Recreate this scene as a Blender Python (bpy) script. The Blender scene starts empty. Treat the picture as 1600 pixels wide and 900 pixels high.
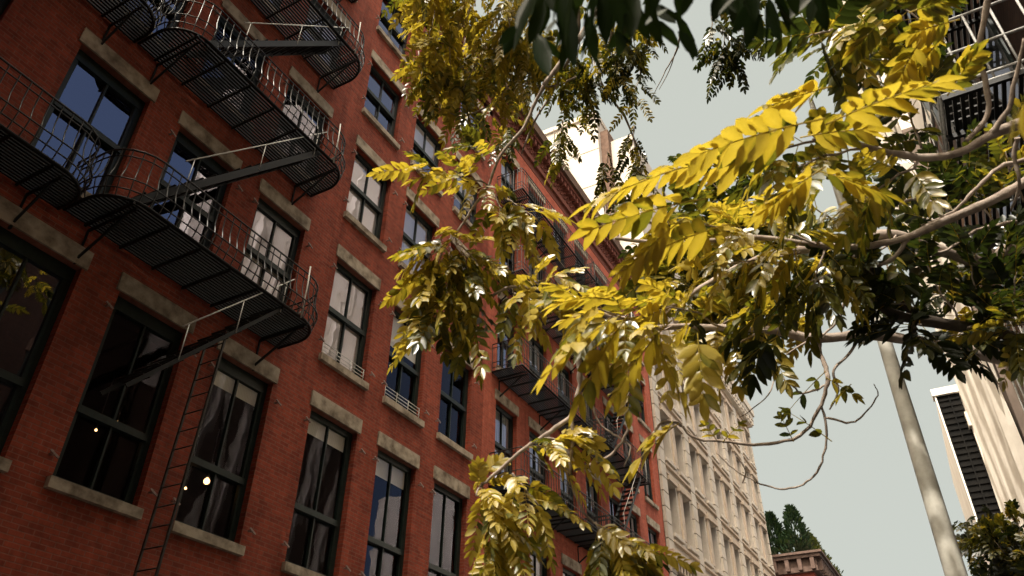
import bpy, math, random
from mathutils import Vector, Matrix
random.seed(7)
C = bpy.context.scene.collection
scene = bpy.context.scene

# ------------------------------------------------------------------ camera, world, sun
RM = Matrix(((0.4795269, -0.87747687, 0.00939688),      # camera right
             (0.50712135, 0.26836264, -0.81902957),     # camera down
             (0.71615772, 0.39751207, 0.57367436)))     # camera forward
FPX = 1206.05                                           # focal length for a 1600 px wide frame
RIGHT = Vector(RM[0]); DOWN = Vector(RM[1]); FWD = Vector(RM[2])
cam_d = bpy.data.cameras.new('camera')
cam = bpy.data.objects.new('camera', cam_d); C.objects.link(cam)
rot = Matrix((RIGHT, -DOWN, -FWD)).transposed()
cam.matrix_world = rot.to_4x4()                         # the lens is the origin, the street is at z = -1.7
cam_d.sensor_width = 36.0; cam_d.lens = 36.0*FPX/1600.0
cam_d.dof.use_dof = True; cam_d.dof.focus_distance = 12.0; cam_d.dof.aperture_fstop = 5.6
cam_d.clip_start = 0.05; cam_d.clip_end = 3000
scene.camera = cam
GZ = -1.7

SUN_EL = math.radians(56); SUN_OFF = math.radians(2.6)   # sun behind the camera, nearly along the street
to_sun = Vector((-math.cos(SUN_EL)*math.cos(SUN_OFF), math.cos(SUN_EL)*math.sin(SUN_OFF), math.sin(SUN_EL)))
w = bpy.data.worlds.new('World'); scene.world = w; w.use_nodes = True
nt = w.node_tree; nt.nodes.clear()
out = nt.nodes.new('ShaderNodeOutputWorld'); bg = nt.nodes.new('ShaderNodeBackground')
sky = nt.nodes.new('ShaderNodeTexSky'); sky.sky_type = 'NISHITA'; sky.sun_disc = False
sky.sun_elevation = SUN_EL; sky.sun_rotation = math.atan2(to_sun.x, to_sun.y)
sky.dust_density = 2.0; sky.air_density = 1.0
# a thin bright veil of high cloud over the sky down the street, clear blue on the other side
geo = nt.nodes.new('ShaderNodeTexCoord'); sep = nt.nodes.new('ShaderNodeSeparateXYZ')
nt.links.new(geo.outputs['Generated'], sep.inputs[0])
mr = nt.nodes.new('ShaderNodeMapRange'); mr.inputs[1].default_value = -0.62; mr.inputs[2].default_value = -0.22
mr.inputs[3].default_value = 0.05; mr.inputs[4].default_value = 0.93
nt.links.new(sep.outputs['Y'], mr.inputs[0])
mix = nt.nodes.new('ShaderNodeMix'); mix.data_type = 'RGBA'
nt.links.new(mr.outputs[0], mix.inputs[0]); nt.links.new(sky.outputs[0], mix.inputs[6])
mix.inputs[7].default_value = (4.3, 4.48, 4.0, 1)
# the broad bright haze around the sun, high behind the camera
dt = nt.nodes.new('ShaderNodeVectorMath'); dt.operation = 'DOT_PRODUCT'; dt.inputs[1].default_value = to_sun
nt.links.new(geo.outputs['Generated'], dt.inputs[0])
m2 = nt.nodes.new('ShaderNodeMapRange'); m2.inputs[1].default_value = 0.42; m2.inputs[2].default_value = 1.0; nt.links.new(dt.outputs['Value'], m2.inputs[0])
pw = nt.nodes.new('ShaderNodeMath'); pw.operation = 'POWER'; pw.inputs[1].default_value = 1.7; nt.links.new(m2.outputs[0], pw.inputs[0])
au = nt.nodes.new('ShaderNodeMix'); au.data_type = 'RGBA'; au.blend_type = 'ADD'; au.inputs[7].default_value = (80, 69, 53, 1)
nt.links.new(pw.outputs[0], au.inputs[0]); nt.links.new(mix.outputs[2], au.inputs[6])
nt.links.new(au.outputs[2], bg.inputs[0]); bg.inputs[1].default_value = 0.10
nt.links.new(bg.outputs[0], out.inputs[0])
sun_d = bpy.data.lights.new('sun', 'SUN'); sun_d.energy = 4.3; sun_d.angle = math.radians(0.53); sun_d.color = (1.0, 0.93, 0.82)
sun = bpy.data.objects.new('sun', sun_d); C.objects.link(sun)
sun.rotation_euler = to_sun.to_track_quat('Z', 'Y').to_euler()
vs = scene.view_settings
vs.view_transform = 'Standard'; vs.look = 'None'; vs.gamma = 1.0; vs.exposure = 0.55

# ------------------------------------------------------------------ helpers
def at(px, py, d):
    """photo pixel (1600x900) and distance in metres -> point in the place"""
    return (RIGHT*((px-800)/FPX) + DOWN*((py-450)/FPX) + FWD).normalized()*d

class MB:
    def __init__(s): s.v = []; s.f = []; s.t = []; s.smooth = []
    def quad(s, a, b, c, d):
        n = len(s.v); s.v += [tuple(a), tuple(b), tuple(c), tuple(d)]; s.f.append((n, n+1, n+2, n+3)); s.smooth.append(False)
    def box(s, x0, x1, y0, y1, z0, z1):
        n = len(s.v)
        s.v += [(x, y, z) for z in (z0, z1) for y in (y0, y1) for x in (x0, x1)]
        for q in ((0,2,3,1), (4,5,7,6), (0,1,5,4), (2,6,7,3), (0,4,6,2), (1,3,7,5)):
            s.f.append(tuple(n+i for i in q)); s.smooth.append(False)
    def bar(s, a, b, wx, wz, up=(0,0,1)):
        """flat bar from a to b, wx across, wz along up"""
        a = Vector(a); b = Vector(b); d = (b-a).normalized(); up = Vector(up)
        sd = d.cross(up).normalized(); u = sd.cross(d).normalized(); n = len(s.v)
        for p in (a, b):
            for (i, j) in ((-1,-1), (1,-1), (1,1), (-1,1)):
                s.v.append(tuple(p + sd*i*wx/2 + u*j*wz/2))
        for q in ((0,1,5,4), (1,2,6,5), (2,3,7,6), (3,0,4,7), (3,2,1,0), (4,5,6,7)):
            s.f.append(tuple(n+i for i in q)); s.smooth.append(False)
    def tube(s, pts, r, sides=6, r2=None, cap=True):
        pts = [Vector(p) for p in pts]; N = len(pts); n0 = len(s.v)
        ref = None
        for i, p in enumerate(pts):
            d = (pts[min(i+1, N-1)] - pts[max(i-1, 0)])
            if d.length < 1e-9: d = Vector((0,0,1))
            d.normalize()
            if ref is None:
                ref = d.orthogonal().normalized()
            else:
                ref = (ref - d*ref.dot(d))
                ref = ref.normalized() if ref.length > 1e-6 else d.orthogonal().normalized()
            bn = d.cross(ref)
            if isinstance(r, (list, tuple)): rr = r[i]
            else: rr = r if r2 is None else r + (r2-r)*i/max(1, N-1)
            for k in range(sides):
                a = 2*math.pi*k/sides
                s.v.append(tuple(p + ref*math.cos(a)*rr + bn*math.sin(a)*rr))
        for i in range(N-1):
            for k in range(sides):
                k2 = (k+1) % sides
                s.f.append((n0+i*sides+k, n0+i*sides+k2, n0+(i+1)*sides+k2, n0+(i+1)*sides+k)); s.smooth.append(True)
        if cap and sides > 2:
            s.f.append(tuple(n0+k for k in range(sides-1, -1, -1))); s.smooth.append(False)
            s.f.append(tuple(n0+(N-1)*sides+k for k in range(sides))); s.smooth.append(False)
    def build(s, name, mat, parent=None, tint=None):
        me = bpy.data.meshes.new(name)
        o0 = Vector((0,0,0))
        if parent is not None:
            o0 = parent.get('_org') and Vector(parent['_org']) or Vector((0,0,0))
        vv = s.v if o0.length == 0 else [(a-o0.x, b-o0.y, c-o0.z) for (a, b, c) in s.v]
        me.from_pydata(vv, [], s.f)
        if any(s.smooth): me.polygons.foreach_set('use_smooth', s.smooth)
        if s.t:
            at_ = me.attributes.new('tint', 'FLOAT', 'POINT'); at_.data.foreach_set('value', s.t)
        me.materials.append(mat); me.update()
        o = bpy.data.objects.new(name, me); C.objects.link(o)
        if parent is not None:
            o.parent = parent
            ORG[o.name] = o0
        return o
ORG = {}
class Org(dict): pass
def thing(name, label, cat, loc, group=None):
    o = bpy.data.objects.new(name, None); C.objects.link(o); o.location = loc
    o.empty_display_size = 0.3
    o['label'] = label; o['category'] = cat
    if group: o['group'] = group
    THING_LOC[o.name] = Vector(loc)
    return o
THING_LOC = {}
def tag(o, label, cat, group=None):
    o['label'] = label; o['category'] = cat
    if group: o['group'] = group
    return o
def root_loc(o):
    while o.parent is not None: o = o.parent
    return THING_LOC.get(o.name, Vector((0,0,0)))
def part(mb, name, mat, parent):
    """link a builder as ONE mesh under parent; vertices were given in place coordinates"""
    org = root_loc(parent)
    mb.v = [(a-org.x, b-org.y, c-org.z) for (a, b, c) in mb.v]
    return mb.build(name, mat, parent)

# ------------------------------------------------------------------ materials
def new_mat(name):
    m = bpy.data.materials.new(name); m.use_nodes = True
    n = m.node_tree; n.nodes.clear()
    o = n.nodes.new('ShaderNodeOutputMaterial')
    return m, n, o
def N(n, t, **kw):
    x = n.nodes.new(t)
    for k, v in kw.items(): setattr(x, k, v)
    return x
def noise(n, scale, detail=4, rough=0.55, vec=None):
    x = N(n, 'ShaderNodeTexNoise'); x.inputs['Scale'].default_value = scale; x.inputs['Detail'].default_value = detail
    x.inputs['Roughness'].default_value = rough
    if vec is not None: n.links.new(vec, x.inputs['Vector'])
    return x
def ramp(n, fac, stops):
    r = N(n, 'ShaderNodeValToRGB'); e = r.color_ramp.elements
    while len(e) < len(stops): e.new(0.5)
    for k, (p, c) in zip(e, stops): k.position = p; k.color = (*c, 1)
    n.links.new(fac, r.inputs[0]); return r
def principled(n, o, col=None, rough=0.6, spec=0.5, metal=0.0):
    p = N(n, 'ShaderNodeBsdfPrincipled'); p.inputs['Roughness'].default_value = rough
    p.inputs['Specular IOR Level'].default_value = spec; p.inputs['Metallic'].default_value = metal
    if isinstance(col, tuple): p.inputs['Base Color'].default_value = (*col, 1)
    elif col is not None: n.links.new(col, p.inputs['Base Color'])
    n.links.new(p.outputs[0], o.inputs[0]); return p
def bump(n, p, h, strength, dist=0.01):
    b = N(n, 'ShaderNodeBump'); b.inputs['Strength'].default_value = strength; b.inputs['Distance'].default_value = dist
    n.links.new(h, b.inputs['Height']); n.links.new(b.outputs[0], p.inputs['Normal']); return b
def simple(name, c1, c2, scale=6, rough=0.6, spec=0.4, bmp=0.15, metal=0.0, stops=(0.3, 0.7)):
    m, n, o = new_mat(name); tc = N(n, 'ShaderNodeTexCoord')
    ns = noise(n, scale, 6, 0.6, tc.outputs['Object'])
    r = ramp(n, ns.outputs[0], ((stops[0], c1), (stops[1], c2)))
    p = principled(n, o, r.outputs[0], rough, spec, metal)
    if bmp: bump(n, p, ns.outputs[0], bmp)
    return m

def brick_mat(name, ca, cb, mortar, grime=0.5, axis='xz', scale=1.0):
    m, n, o = new_mat(name); tc = N(n, 'ShaderNodeTexCoord'); sp = N(n, 'ShaderNodeSeparateXYZ'); cb_ = N(n, 'ShaderNodeCombineXYZ')
    n.links.new(tc.outputs['Object'], sp.inputs[0])
    if axis == 'xz':
        ad = N(n, 'ShaderNodeMath', operation='ADD'); n.links.new(sp.outputs['X'], ad.inputs[0]); n.links.new(sp.outputs['Y'], ad.inputs[1])
        n.links.new(ad.outputs[0], cb_.inputs[0])
    else:
        n.links.new(sp.outputs['Y'], cb_.inputs[0])
    n.links.new(sp.outputs['Z'], cb_.inputs[1])
    bt = N(n, 'ShaderNodeTexBrick'); n.links.new(cb_.outputs[0], bt.inputs['Vector'])
    bt.inputs['Scale'].default_value = scale; bt.inputs['Brick Width'].default_value = 0.215; bt.inputs['Row Height'].default_value = 0.073
    bt.inputs['Mortar Size'].default_value = 0.009; bt.inputs['Mortar Smooth'].default_value = 0.3; bt.inputs['Bias'].default_value = -0.1
    bt.inputs['Color1'].default_value = (*ca, 1); bt.inputs['Color2'].default_value = (*cb, 1); bt.inputs['Mortar'].default_value = (*mortar, 1)
    n1 = noise(n, 0.55, 7, 0.62, tc.outputs['Object']); n2 = noise(n, 7.0, 5, 0.65, tc.outputs['Object'])
    # streaks of soot run down the wall
    mp = N(n, 'ShaderNodeMapping'); mp.inputs['Scale'].default_value = (2.2, 2.2, 0.22); n.links.new(tc.outputs['Object'], mp.inputs[0])
    n3 = noise(n, 1.0, 6, 0.65, mp.outputs[0])
    r1 = ramp(n, n1.outputs[0], ((0.28, (1-grime*0.62,)*3), (0.62, (1.0, 1.0, 1.0))))
    r2 = ramp(n, n2.outputs[0], ((0.3, (0.72, 0.70, 0.70)), (0.72, (1.18, 1.12, 1.1))))
    r3 = ramp(n, n3.outputs[0], ((0.27, (0.62, 0.56, 0.54)), (0.56, (1.0, 1.0, 1.0))))
    cur = bt.outputs['Color']
    for r in (r1, r2, r3):
        mx = N(n, 'ShaderNodeMix', data_type='RGBA', blend_type='MULTIPLY'); mx.inputs[0].default_value = 1.0
        n.links.new(cur, mx.inputs[6]); n.links.new(r.outputs[0], mx.inputs[7]); cur = mx.outputs[2]
    p = principled(n, o, cur, 0.88, 0.25)
    iv = N(n, 'ShaderNodeMath', operation='SUBTRACT'); iv.inputs[0].default_value = 1.0; n.links.new(bt.outputs['Fac'], iv.inputs[1])
    ad = N(n, 'ShaderNodeMath', operation='MULTIPLY_ADD'); n.links.new(n2.outputs[0], ad.inputs[0]); ad.inputs[1].default_value = 0.5; n.links.new(iv.outputs[0], ad.inputs[2])
    bump(n, p, ad.outputs[0], 0.6, 0.012)
    return m

M = {}
M['brick'] = brick_mat('brick', (0.41, 0.084, 0.043), (0.26, 0.054, 0.030), (0.33, 0.13, 0.088), 0.6)
M['brick_pale'] = brick_mat('brick_pale', (0.56, 0.135, 0.078), (0.45, 0.10, 0.058), (0.42, 0.17, 0.115), 0.35)
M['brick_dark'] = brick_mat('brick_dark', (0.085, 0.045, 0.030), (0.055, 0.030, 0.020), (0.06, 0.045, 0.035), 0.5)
M['brick_far'] = brick_mat('brick_far', (0.40, 0.085, 0.055), (0.32, 0.060, 0.04), (0.3, 0.12, 0.09), 0.3)
M['stone'] = simple('brownstone_lintel', (0.15, 0.115, 0.08), (0.46, 0.385, 0.295), 3.5, 0.85, 0.2, 0.6, stops=(0.32, 0.6))
M['corbel'] = simple('corbel_brick', (0.13, 0.045, 0.032), (0.22, 0.075, 0.052), 9, 0.85, 0.2, 0.3)
M['frame'] = simple('dark_green_frame', (0.006, 0.012, 0.010), (0.013, 0.026, 0.021), 12, 0.45, 0.4, 0.05)
M['iron'] = simple('black_painted_iron', (0.012, 0.012, 0.012), (0.045, 0.042, 0.038), 25, 0.30, 0.5, 0.1)
M['iron_flat'] = simple('matt_black_iron', (0.004, 0.004, 0.004), (0.010, 0.010, 0.009), 25, 0.45, 0.25, 0.1)
M['fin'] = simple('pale_fin', (0.44, 0.39, 0.33), (0.60, 0.55, 0.48), 1.2, 0.75, 0.25, 0.1)
M['rail_grey'] = simple('worn_grey_paint', (0.22, 0.21, 0.20), (0.48, 0.47, 0.44), 20, 0.5, 0.4, 0.05)  # sunlight on black iron put into a pale grey
M['rail_white'] = simple('white_painted_metal', (0.55, 0.54, 0.5), (0.75, 0.74, 0.7), 20, 0.5, 0.4, 0.05)  # true white on window guards, sunlight in the colour on stair rails
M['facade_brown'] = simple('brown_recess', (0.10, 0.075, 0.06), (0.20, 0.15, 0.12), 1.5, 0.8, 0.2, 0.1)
M['pin'] = simple('old_shutter_iron', (0.20, 0.13, 0.11), (0.42, 0.32, 0.28), 30, 0.6, 0.4, 0.1)
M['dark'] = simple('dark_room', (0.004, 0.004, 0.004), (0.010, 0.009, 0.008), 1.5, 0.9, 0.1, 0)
M['roof'] = simple('roof_tar', (0.04, 0.04, 0.04), (0.07, 0.07, 0.065), 2, 0.9, 0.2, 0.2)
M['asphalt'] = simple('asphalt', (0.03, 0.03, 0.03), (0.05, 0.05, 0.048), 8, 0.9, 0.3, 0.3)
M['concrete'] = simple('sidewalk_concrete', (0.06, 0.062, 0.064), (0.10, 0.10, 0.10), 3, 0.9, 0.2, 0.2)
M['beige'] = simple('beige_limestone', (0.46, 0.40, 0.335), (0.60, 0.535, 0.46), 1.4, 0.85, 0.2, 0.2)
M['beige_trim'] = simple('carved_limestone', (0.42, 0.335, 0.26), (0.55, 0.45, 0.36), 3, 0.85, 0.2, 0.3)
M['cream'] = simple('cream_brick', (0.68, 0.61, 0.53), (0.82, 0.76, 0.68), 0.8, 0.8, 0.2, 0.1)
M['tower'] = simple('pale_tower_brick', (0.38, 0.33, 0.28), (0.50, 0.44, 0.38), 0.5, 0.85, 0.2, 0.1)
M['brown'] = simple('brown_stone', (0.075, 0.042, 0.028), (0.14, 0.085, 0.06), 2, 0.85, 0.2, 0.2)
M['cornice'] = simple('brown_cornice', (0.075, 0.048, 0.038), (0.15, 0.095, 0.075), 3, 0.8, 0.25, 0.2)
M['white_stone'] = simple('white_band', (0.6, 0.57, 0.52), (0.75, 0.72, 0.66), 4, 0.8, 0.2, 0.1)
M['pole'] = simple('weathered_galvanised_pole', (0.30, 0.285, 0.245), (0.46, 0.44, 0.385), 7, 0.55, 0.4, 0.2)
M['bark'] = simple('grey_brown_bark', (0.15, 0.11, 0.085), (0.42, 0.345, 0.285), 14, 0.85, 0.25, 0.7)
M['bark_dark'] = simple('dark_bark', (0.035, 0.027, 0.02), (0.09, 0.07, 0.055), 14, 0.9, 0.2, 0.7)
M['sign_glass'] = simple('louvre_dark', (0.012, 0.011, 0.010), (0.035, 0.030, 0.026), 6, 0.5, 0.4, 0.1)

def reflection_mat():  # pale wall reflected in the windows, painted as a wavy cream sheet
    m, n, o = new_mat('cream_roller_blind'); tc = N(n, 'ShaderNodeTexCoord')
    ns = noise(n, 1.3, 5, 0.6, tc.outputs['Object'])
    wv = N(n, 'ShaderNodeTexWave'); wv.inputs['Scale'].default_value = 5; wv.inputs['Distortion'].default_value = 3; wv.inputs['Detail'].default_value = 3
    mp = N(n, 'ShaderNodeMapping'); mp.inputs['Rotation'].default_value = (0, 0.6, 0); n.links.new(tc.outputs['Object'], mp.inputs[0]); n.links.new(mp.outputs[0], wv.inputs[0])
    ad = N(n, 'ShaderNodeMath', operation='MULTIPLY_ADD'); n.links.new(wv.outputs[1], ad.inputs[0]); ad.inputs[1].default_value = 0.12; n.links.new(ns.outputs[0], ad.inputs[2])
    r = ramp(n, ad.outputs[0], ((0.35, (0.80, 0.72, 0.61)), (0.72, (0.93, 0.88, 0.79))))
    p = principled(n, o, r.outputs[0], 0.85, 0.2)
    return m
M['blind'] = reflection_mat()
def curtain_mat():
    m, n, o = new_mat('grey_curtain'); tc = N(n, 'ShaderNodeTexCoord')
    wv = N(n, 'ShaderNodeTexWave'); wv.bands_direction = 'X'; wv.inputs['Scale'].default_value = 3.2; wv.inputs['Distortion'].default_value = 1.5
    n.links.new(tc.outputs['Object'], wv.inputs[0])
    r = ramp(n, wv.outputs[1], ((0.1, (0.30, 0.31, 0.29)), (0.8, (0.62, 0.62, 0.57))))
    principled(n, o, r.outputs[0], 0.9, 0.1); return m
M['curtain'] = curtain_mat()
def glass_mat(name='old_window_glass', lo=0.24, hi=0.8):
    m, n, o = new_mat(name); tc = N(n, 'ShaderNodeTexCoord')
    ns = noise(n, 1.1, 2, 0.4, tc.outputs['Object'])
    bp = N(n, 'ShaderNodeBump'); bp.inputs['Strength'].default_value = 0.09; bp.inputs['Distance'].default_value = 0.06; n.links.new(ns.outputs[0], bp.inputs['Height'])
    gl = N(n, 'ShaderNodeBsdfGlossy'); gl.inputs['Roughness'].default_value = 0.01; gl.inputs['Color'].default_value = (0.80, 0.80, 1.0, 1); n.links.new(bp.outputs[0], gl.inputs['Normal'])
    tr = N(n, 'ShaderNodeBsdfTransparent'); tr.inputs['Color'].default_value = (0.95, 0.97, 0.95, 1)
    fr = N(n, 'ShaderNodeFresnel'); fr.inputs['IOR'].default_value = 1.5
    mr = N(n, 'ShaderNodeMapRange'); mr.inputs[1].default_value = 0.03; mr.inputs[2].default_value = 0.6; mr.inputs[3].default_value = lo; mr.inputs[4].default_value = hi
    n.links.new(fr.outputs[0], mr.inputs[0])
    mx = N(n, 'ShaderNodeMixShader'); n.links.new(mr.outputs[0], mx.inputs[0]); n.links.new(tr.outputs[0], mx.inputs[1]); n.links.new(gl.outputs[0], mx.inputs[2])
    n.links.new(mx.outputs[0], o.inputs[0]); return m
M['glass'] = glass_mat()
M['glass_clear'] = glass_mat('clear_window_glass', 0.03, 0.4)
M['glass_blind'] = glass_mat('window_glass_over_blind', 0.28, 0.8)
def leaf_mat(name, stops, trans=0.5, gloss=0.10, rough=0.38):
    m, n, o = new_mat(name)
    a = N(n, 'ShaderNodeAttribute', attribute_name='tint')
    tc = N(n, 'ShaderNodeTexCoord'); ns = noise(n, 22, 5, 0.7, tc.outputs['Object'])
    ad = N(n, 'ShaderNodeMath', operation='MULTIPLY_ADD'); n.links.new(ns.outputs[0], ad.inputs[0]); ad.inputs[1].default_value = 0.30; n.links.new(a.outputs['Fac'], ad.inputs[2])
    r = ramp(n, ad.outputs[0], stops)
    d = N(n, 'ShaderNodeBsdfDiffuse'); n.links.new(r.outputs[0], d.inputs[0])
    t = N(n, 'ShaderNodeBsdfTranslucent')
    sc = N(n, 'ShaderNodeMix', data_type='RGBA', blend_type='MULTIPLY'); sc.inputs[0].default_value = 1; n.links.new(r.outputs[0], sc.inputs[6]); sc.inputs[7].default_value = (1.1, 1.08, 0.5, 1)
    n.links.new(sc.outputs[2], t.inputs[0])
    mx = N(n, 'ShaderNodeMixShader'); mx.inputs[0].default_value = trans; n.links.new(d.outputs[0], mx.inputs[1]); n.links.new(t.outputs[0], mx.inputs[2])
    g = N(n, 'ShaderNodeBsdfGlossy'); g.inputs['Roughness'].default_value = rough; g.inputs['Color'].default_value = (1, 1, 1, 1)
    lw = N(n, 'ShaderNodeLayerWeight'); lw.inputs[0].default_value = 0.35
    mr = N(n, 'ShaderNodeMapRange'); mr.inputs[3].default_value = gloss*0.6; mr.inputs[4].default_value = gloss*3.5; n.links.new(lw.outputs['Fresnel'], mr.inputs[0])
    m2 = N(n, 'ShaderNodeMixShader'); n.links.new(mr.outputs[0], m2.inputs[0]); n.links.new(mx.outputs[0], m2.inputs[1]); n.links.new(g.outputs[0], m2.inputs[2])
    n.links.new(m2.outputs[0], o.inputs[0]); return m
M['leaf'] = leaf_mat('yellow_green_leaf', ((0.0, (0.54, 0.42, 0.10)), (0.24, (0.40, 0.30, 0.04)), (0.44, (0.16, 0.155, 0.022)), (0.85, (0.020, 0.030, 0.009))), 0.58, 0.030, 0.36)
M['leaf_dark'] = leaf_mat('dark_green_leaf', ((0.0, (0.08, 0.085, 0.016)), (0.5, (0.016, 0.026, 0.008)), (1.0, (0.010, 0.020, 0.006))), 0.25, 0.010, 0.35)
M['conifer'] = leaf_mat('conifer_leaf', ((0.0, (0.10, 0.10, 0.02)), (0.5, (0.022, 0.045, 0.018)), (1.0, (0.010, 0.022, 0.010))), 0.25, 0.04)
def emit_mat(name, col, s):
    m, n, o = new_mat(name); e = N(n, 'ShaderNodeEmission'); e.inputs[0].default_value = (*col, 1); e.inputs[1].default_value = s
    n.links.new(e.outputs[0], o.inputs[0]); return m
M['bulb'] = emit_mat('warm_bulb', (1.0, 0.55, 0.22), 3.2)

# ------------------------------------------------------------------ ground
def structure(mb, name, mat):
    o = mb.build(name, mat); o['kind'] = 'structure'; return o
g = MB(); g.quad((-900,-900,GZ-0.16), (900,-900,GZ-0.16), (900,900,GZ-0.16), (-900,900,GZ-0.16)); structure(g, 'ground', M['asphalt'])
g = MB(); g.quad((-200,1.2,GZ-0.156), (400,1.2,GZ-0.156), (400,7.4,GZ-0.156), (-200,7.4,GZ-0.156)); structure(g, 'road', M['asphalt'])
g = MB(); g.box(-200, 62, 7.4, 10.4, GZ-0.3, GZ); structure(g, 'pavement', M['concrete'])
g = MB(); g.box(-200, 62, -3.0, 1.2, GZ-0.3, GZ); structure(g, 'pavement', M['concrete'])

# ------------------------------------------------------------------ red brick loft building
YF = 10.0
bb = thing('brick_building', 'long red brick loft building with stone lintels, tall sash windows and black fire escapes', 'building', (12.0, YF, GZ))
COL1 = [(-5.2,-3.85), (-3.0,-1.65), (-0.95,0.4), (1.15,2.52), (3.6,4.96), (5.62,6.97), (7.65,8.98), (10.05,11.48), (12.2,13.62), (14.38,15.84)]
COL2 = [(17.15,18.4), (19.2,20.5), (21.3,22.55), (23.35,24.6), (25.4,26.65), (27.3,28.45), (29.35,30.7)]
ROW1 = [(3.72, 6.70), (7.86, 10.34), (11.62, 13.80), (15.10, 17.10), (18.45, 20.45)]
ROW2 = [(3.60, 6.45), (7.60, 10.02), (11.10, 13.52), (14.60, 16.80), (17.95, 20.0)]
XM = 16.45; X_LEFT = -6.4; X_RIGHT = 31.42; ROOF = 22.9
def facade(x0, x1, z0, z1, cols, rows, y, depth=0.24):
    mb = MB(); xs = sorted({x0, x1, *[v for c in cols for v in c]}); zs = sorted({z0, z1, *[v for r in rows for v in r]})
    cs = set(cols); rs = set(rows)
    for i in range(len(xs)-1):
        for j in range(len(zs)-1):
            a, b, c, d = xs[i], xs[i+1], zs[j], zs[j+1]
            if (a, b) in cs and (c, d) in rs:
                mb.quad((a,y,c), (a,y+depth,c), (a,y+depth,d), (a,y,d)); mb.quad((b,y+depth,c), (b,y,c), (b,y,d), (b,y+depth,d))
                mb.quad((a,y+depth,d), (b,y+depth,d), (b,y,d), (a,y,d)); mb.quad((a,y,c), (b,y,c), (b,y+depth,c), (a,y+depth,c))
            else:
                mb.quad((a,y,c), (b,y,c), (b,y,d), (a,y,d))
    return mb
w1 = facade(X_LEFT, XM, GZ-0.1, 21.2, COL1[3:], ROW1, YF)
part(w1, 'wall', M['brick'], bb)
w2 = facade(XM, X_RIGHT, GZ-0.1, 20.9, COL2, ROW2, YF)
part(w2, 'wall', M['brick_pale'], bb)
sh = MB()   # side walls, rear wall
sh.box(X_LEFT, X_LEFT+0.3, YF+0.25, 30, GZ-0.1, 22.4); sh.box(X_RIGHT-0.3, X_RIGHT, YF+0.25, 30, GZ-0.1, 22.4); sh.box(X_LEFT+0.3, X_RIGHT-0.3, 29.7, 30, GZ-0.1, 22.4)
part(sh, 'side_wall', M['brick'], bb)
rf = MB(); rf.box(X_LEFT+0.3, X_RIGHT-0.3, YF+0.35, 29.7, 22.1, 22.4); part(rf, 'roof', M['roof'], bb)
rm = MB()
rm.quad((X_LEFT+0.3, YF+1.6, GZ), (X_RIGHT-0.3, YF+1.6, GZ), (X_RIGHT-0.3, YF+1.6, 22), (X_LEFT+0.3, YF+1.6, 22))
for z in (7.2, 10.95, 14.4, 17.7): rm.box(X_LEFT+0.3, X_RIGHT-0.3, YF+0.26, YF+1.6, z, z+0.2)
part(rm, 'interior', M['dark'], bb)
wg = MB(); wg.box(X_LEFT+0.02, 0.75, 6.1, YF-0.03, GZ, 15.0); part(wg, 'projecting_wing', M['brick'], bb)   # unseen block added to darken the lower left wall
# corbelled frieze and cornice
cn = MB()
cn.box(X_LEFT, X_RIGHT, YF-0.10, YF+0.30, 21.25, 21.5); cn.box(X_LEFT, X_RIGHT, YF+0.0, YF+0.3, 20.95, 21.25)
cn.box(X_LEFT, X_RIGHT, YF-0.06, YF+0.30, 21.5, 22.25); cn.box(X_LEFT, X_RIGHT, YF-0.34, YF+0.35, 22.25, 22.42)
x = X_LEFT+0.1
k = 0
while x < X_RIGHT-0.2:
    cn.box(x, x+0.16, YF-0.30, YF-0.06, 21.98, 22.25); 
    for j in range(3):
        cn.box(x+(j % 2)*0.13, x+(j % 2)*0.13+0.1, YF-0.14, YF-0.06, 21.55+j*0.13, 21.63+j*0.13)
    x += 0.30
part(cn, 'frieze', M['corbel'], bb)
cp = MB(); cp.box(X_LEFT-0.05, X_RIGHT+0.05, YF-0.46, YF+0.4, 22.42, 22.9); part(cp, 'cornice', M['brown'], bb)

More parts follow.
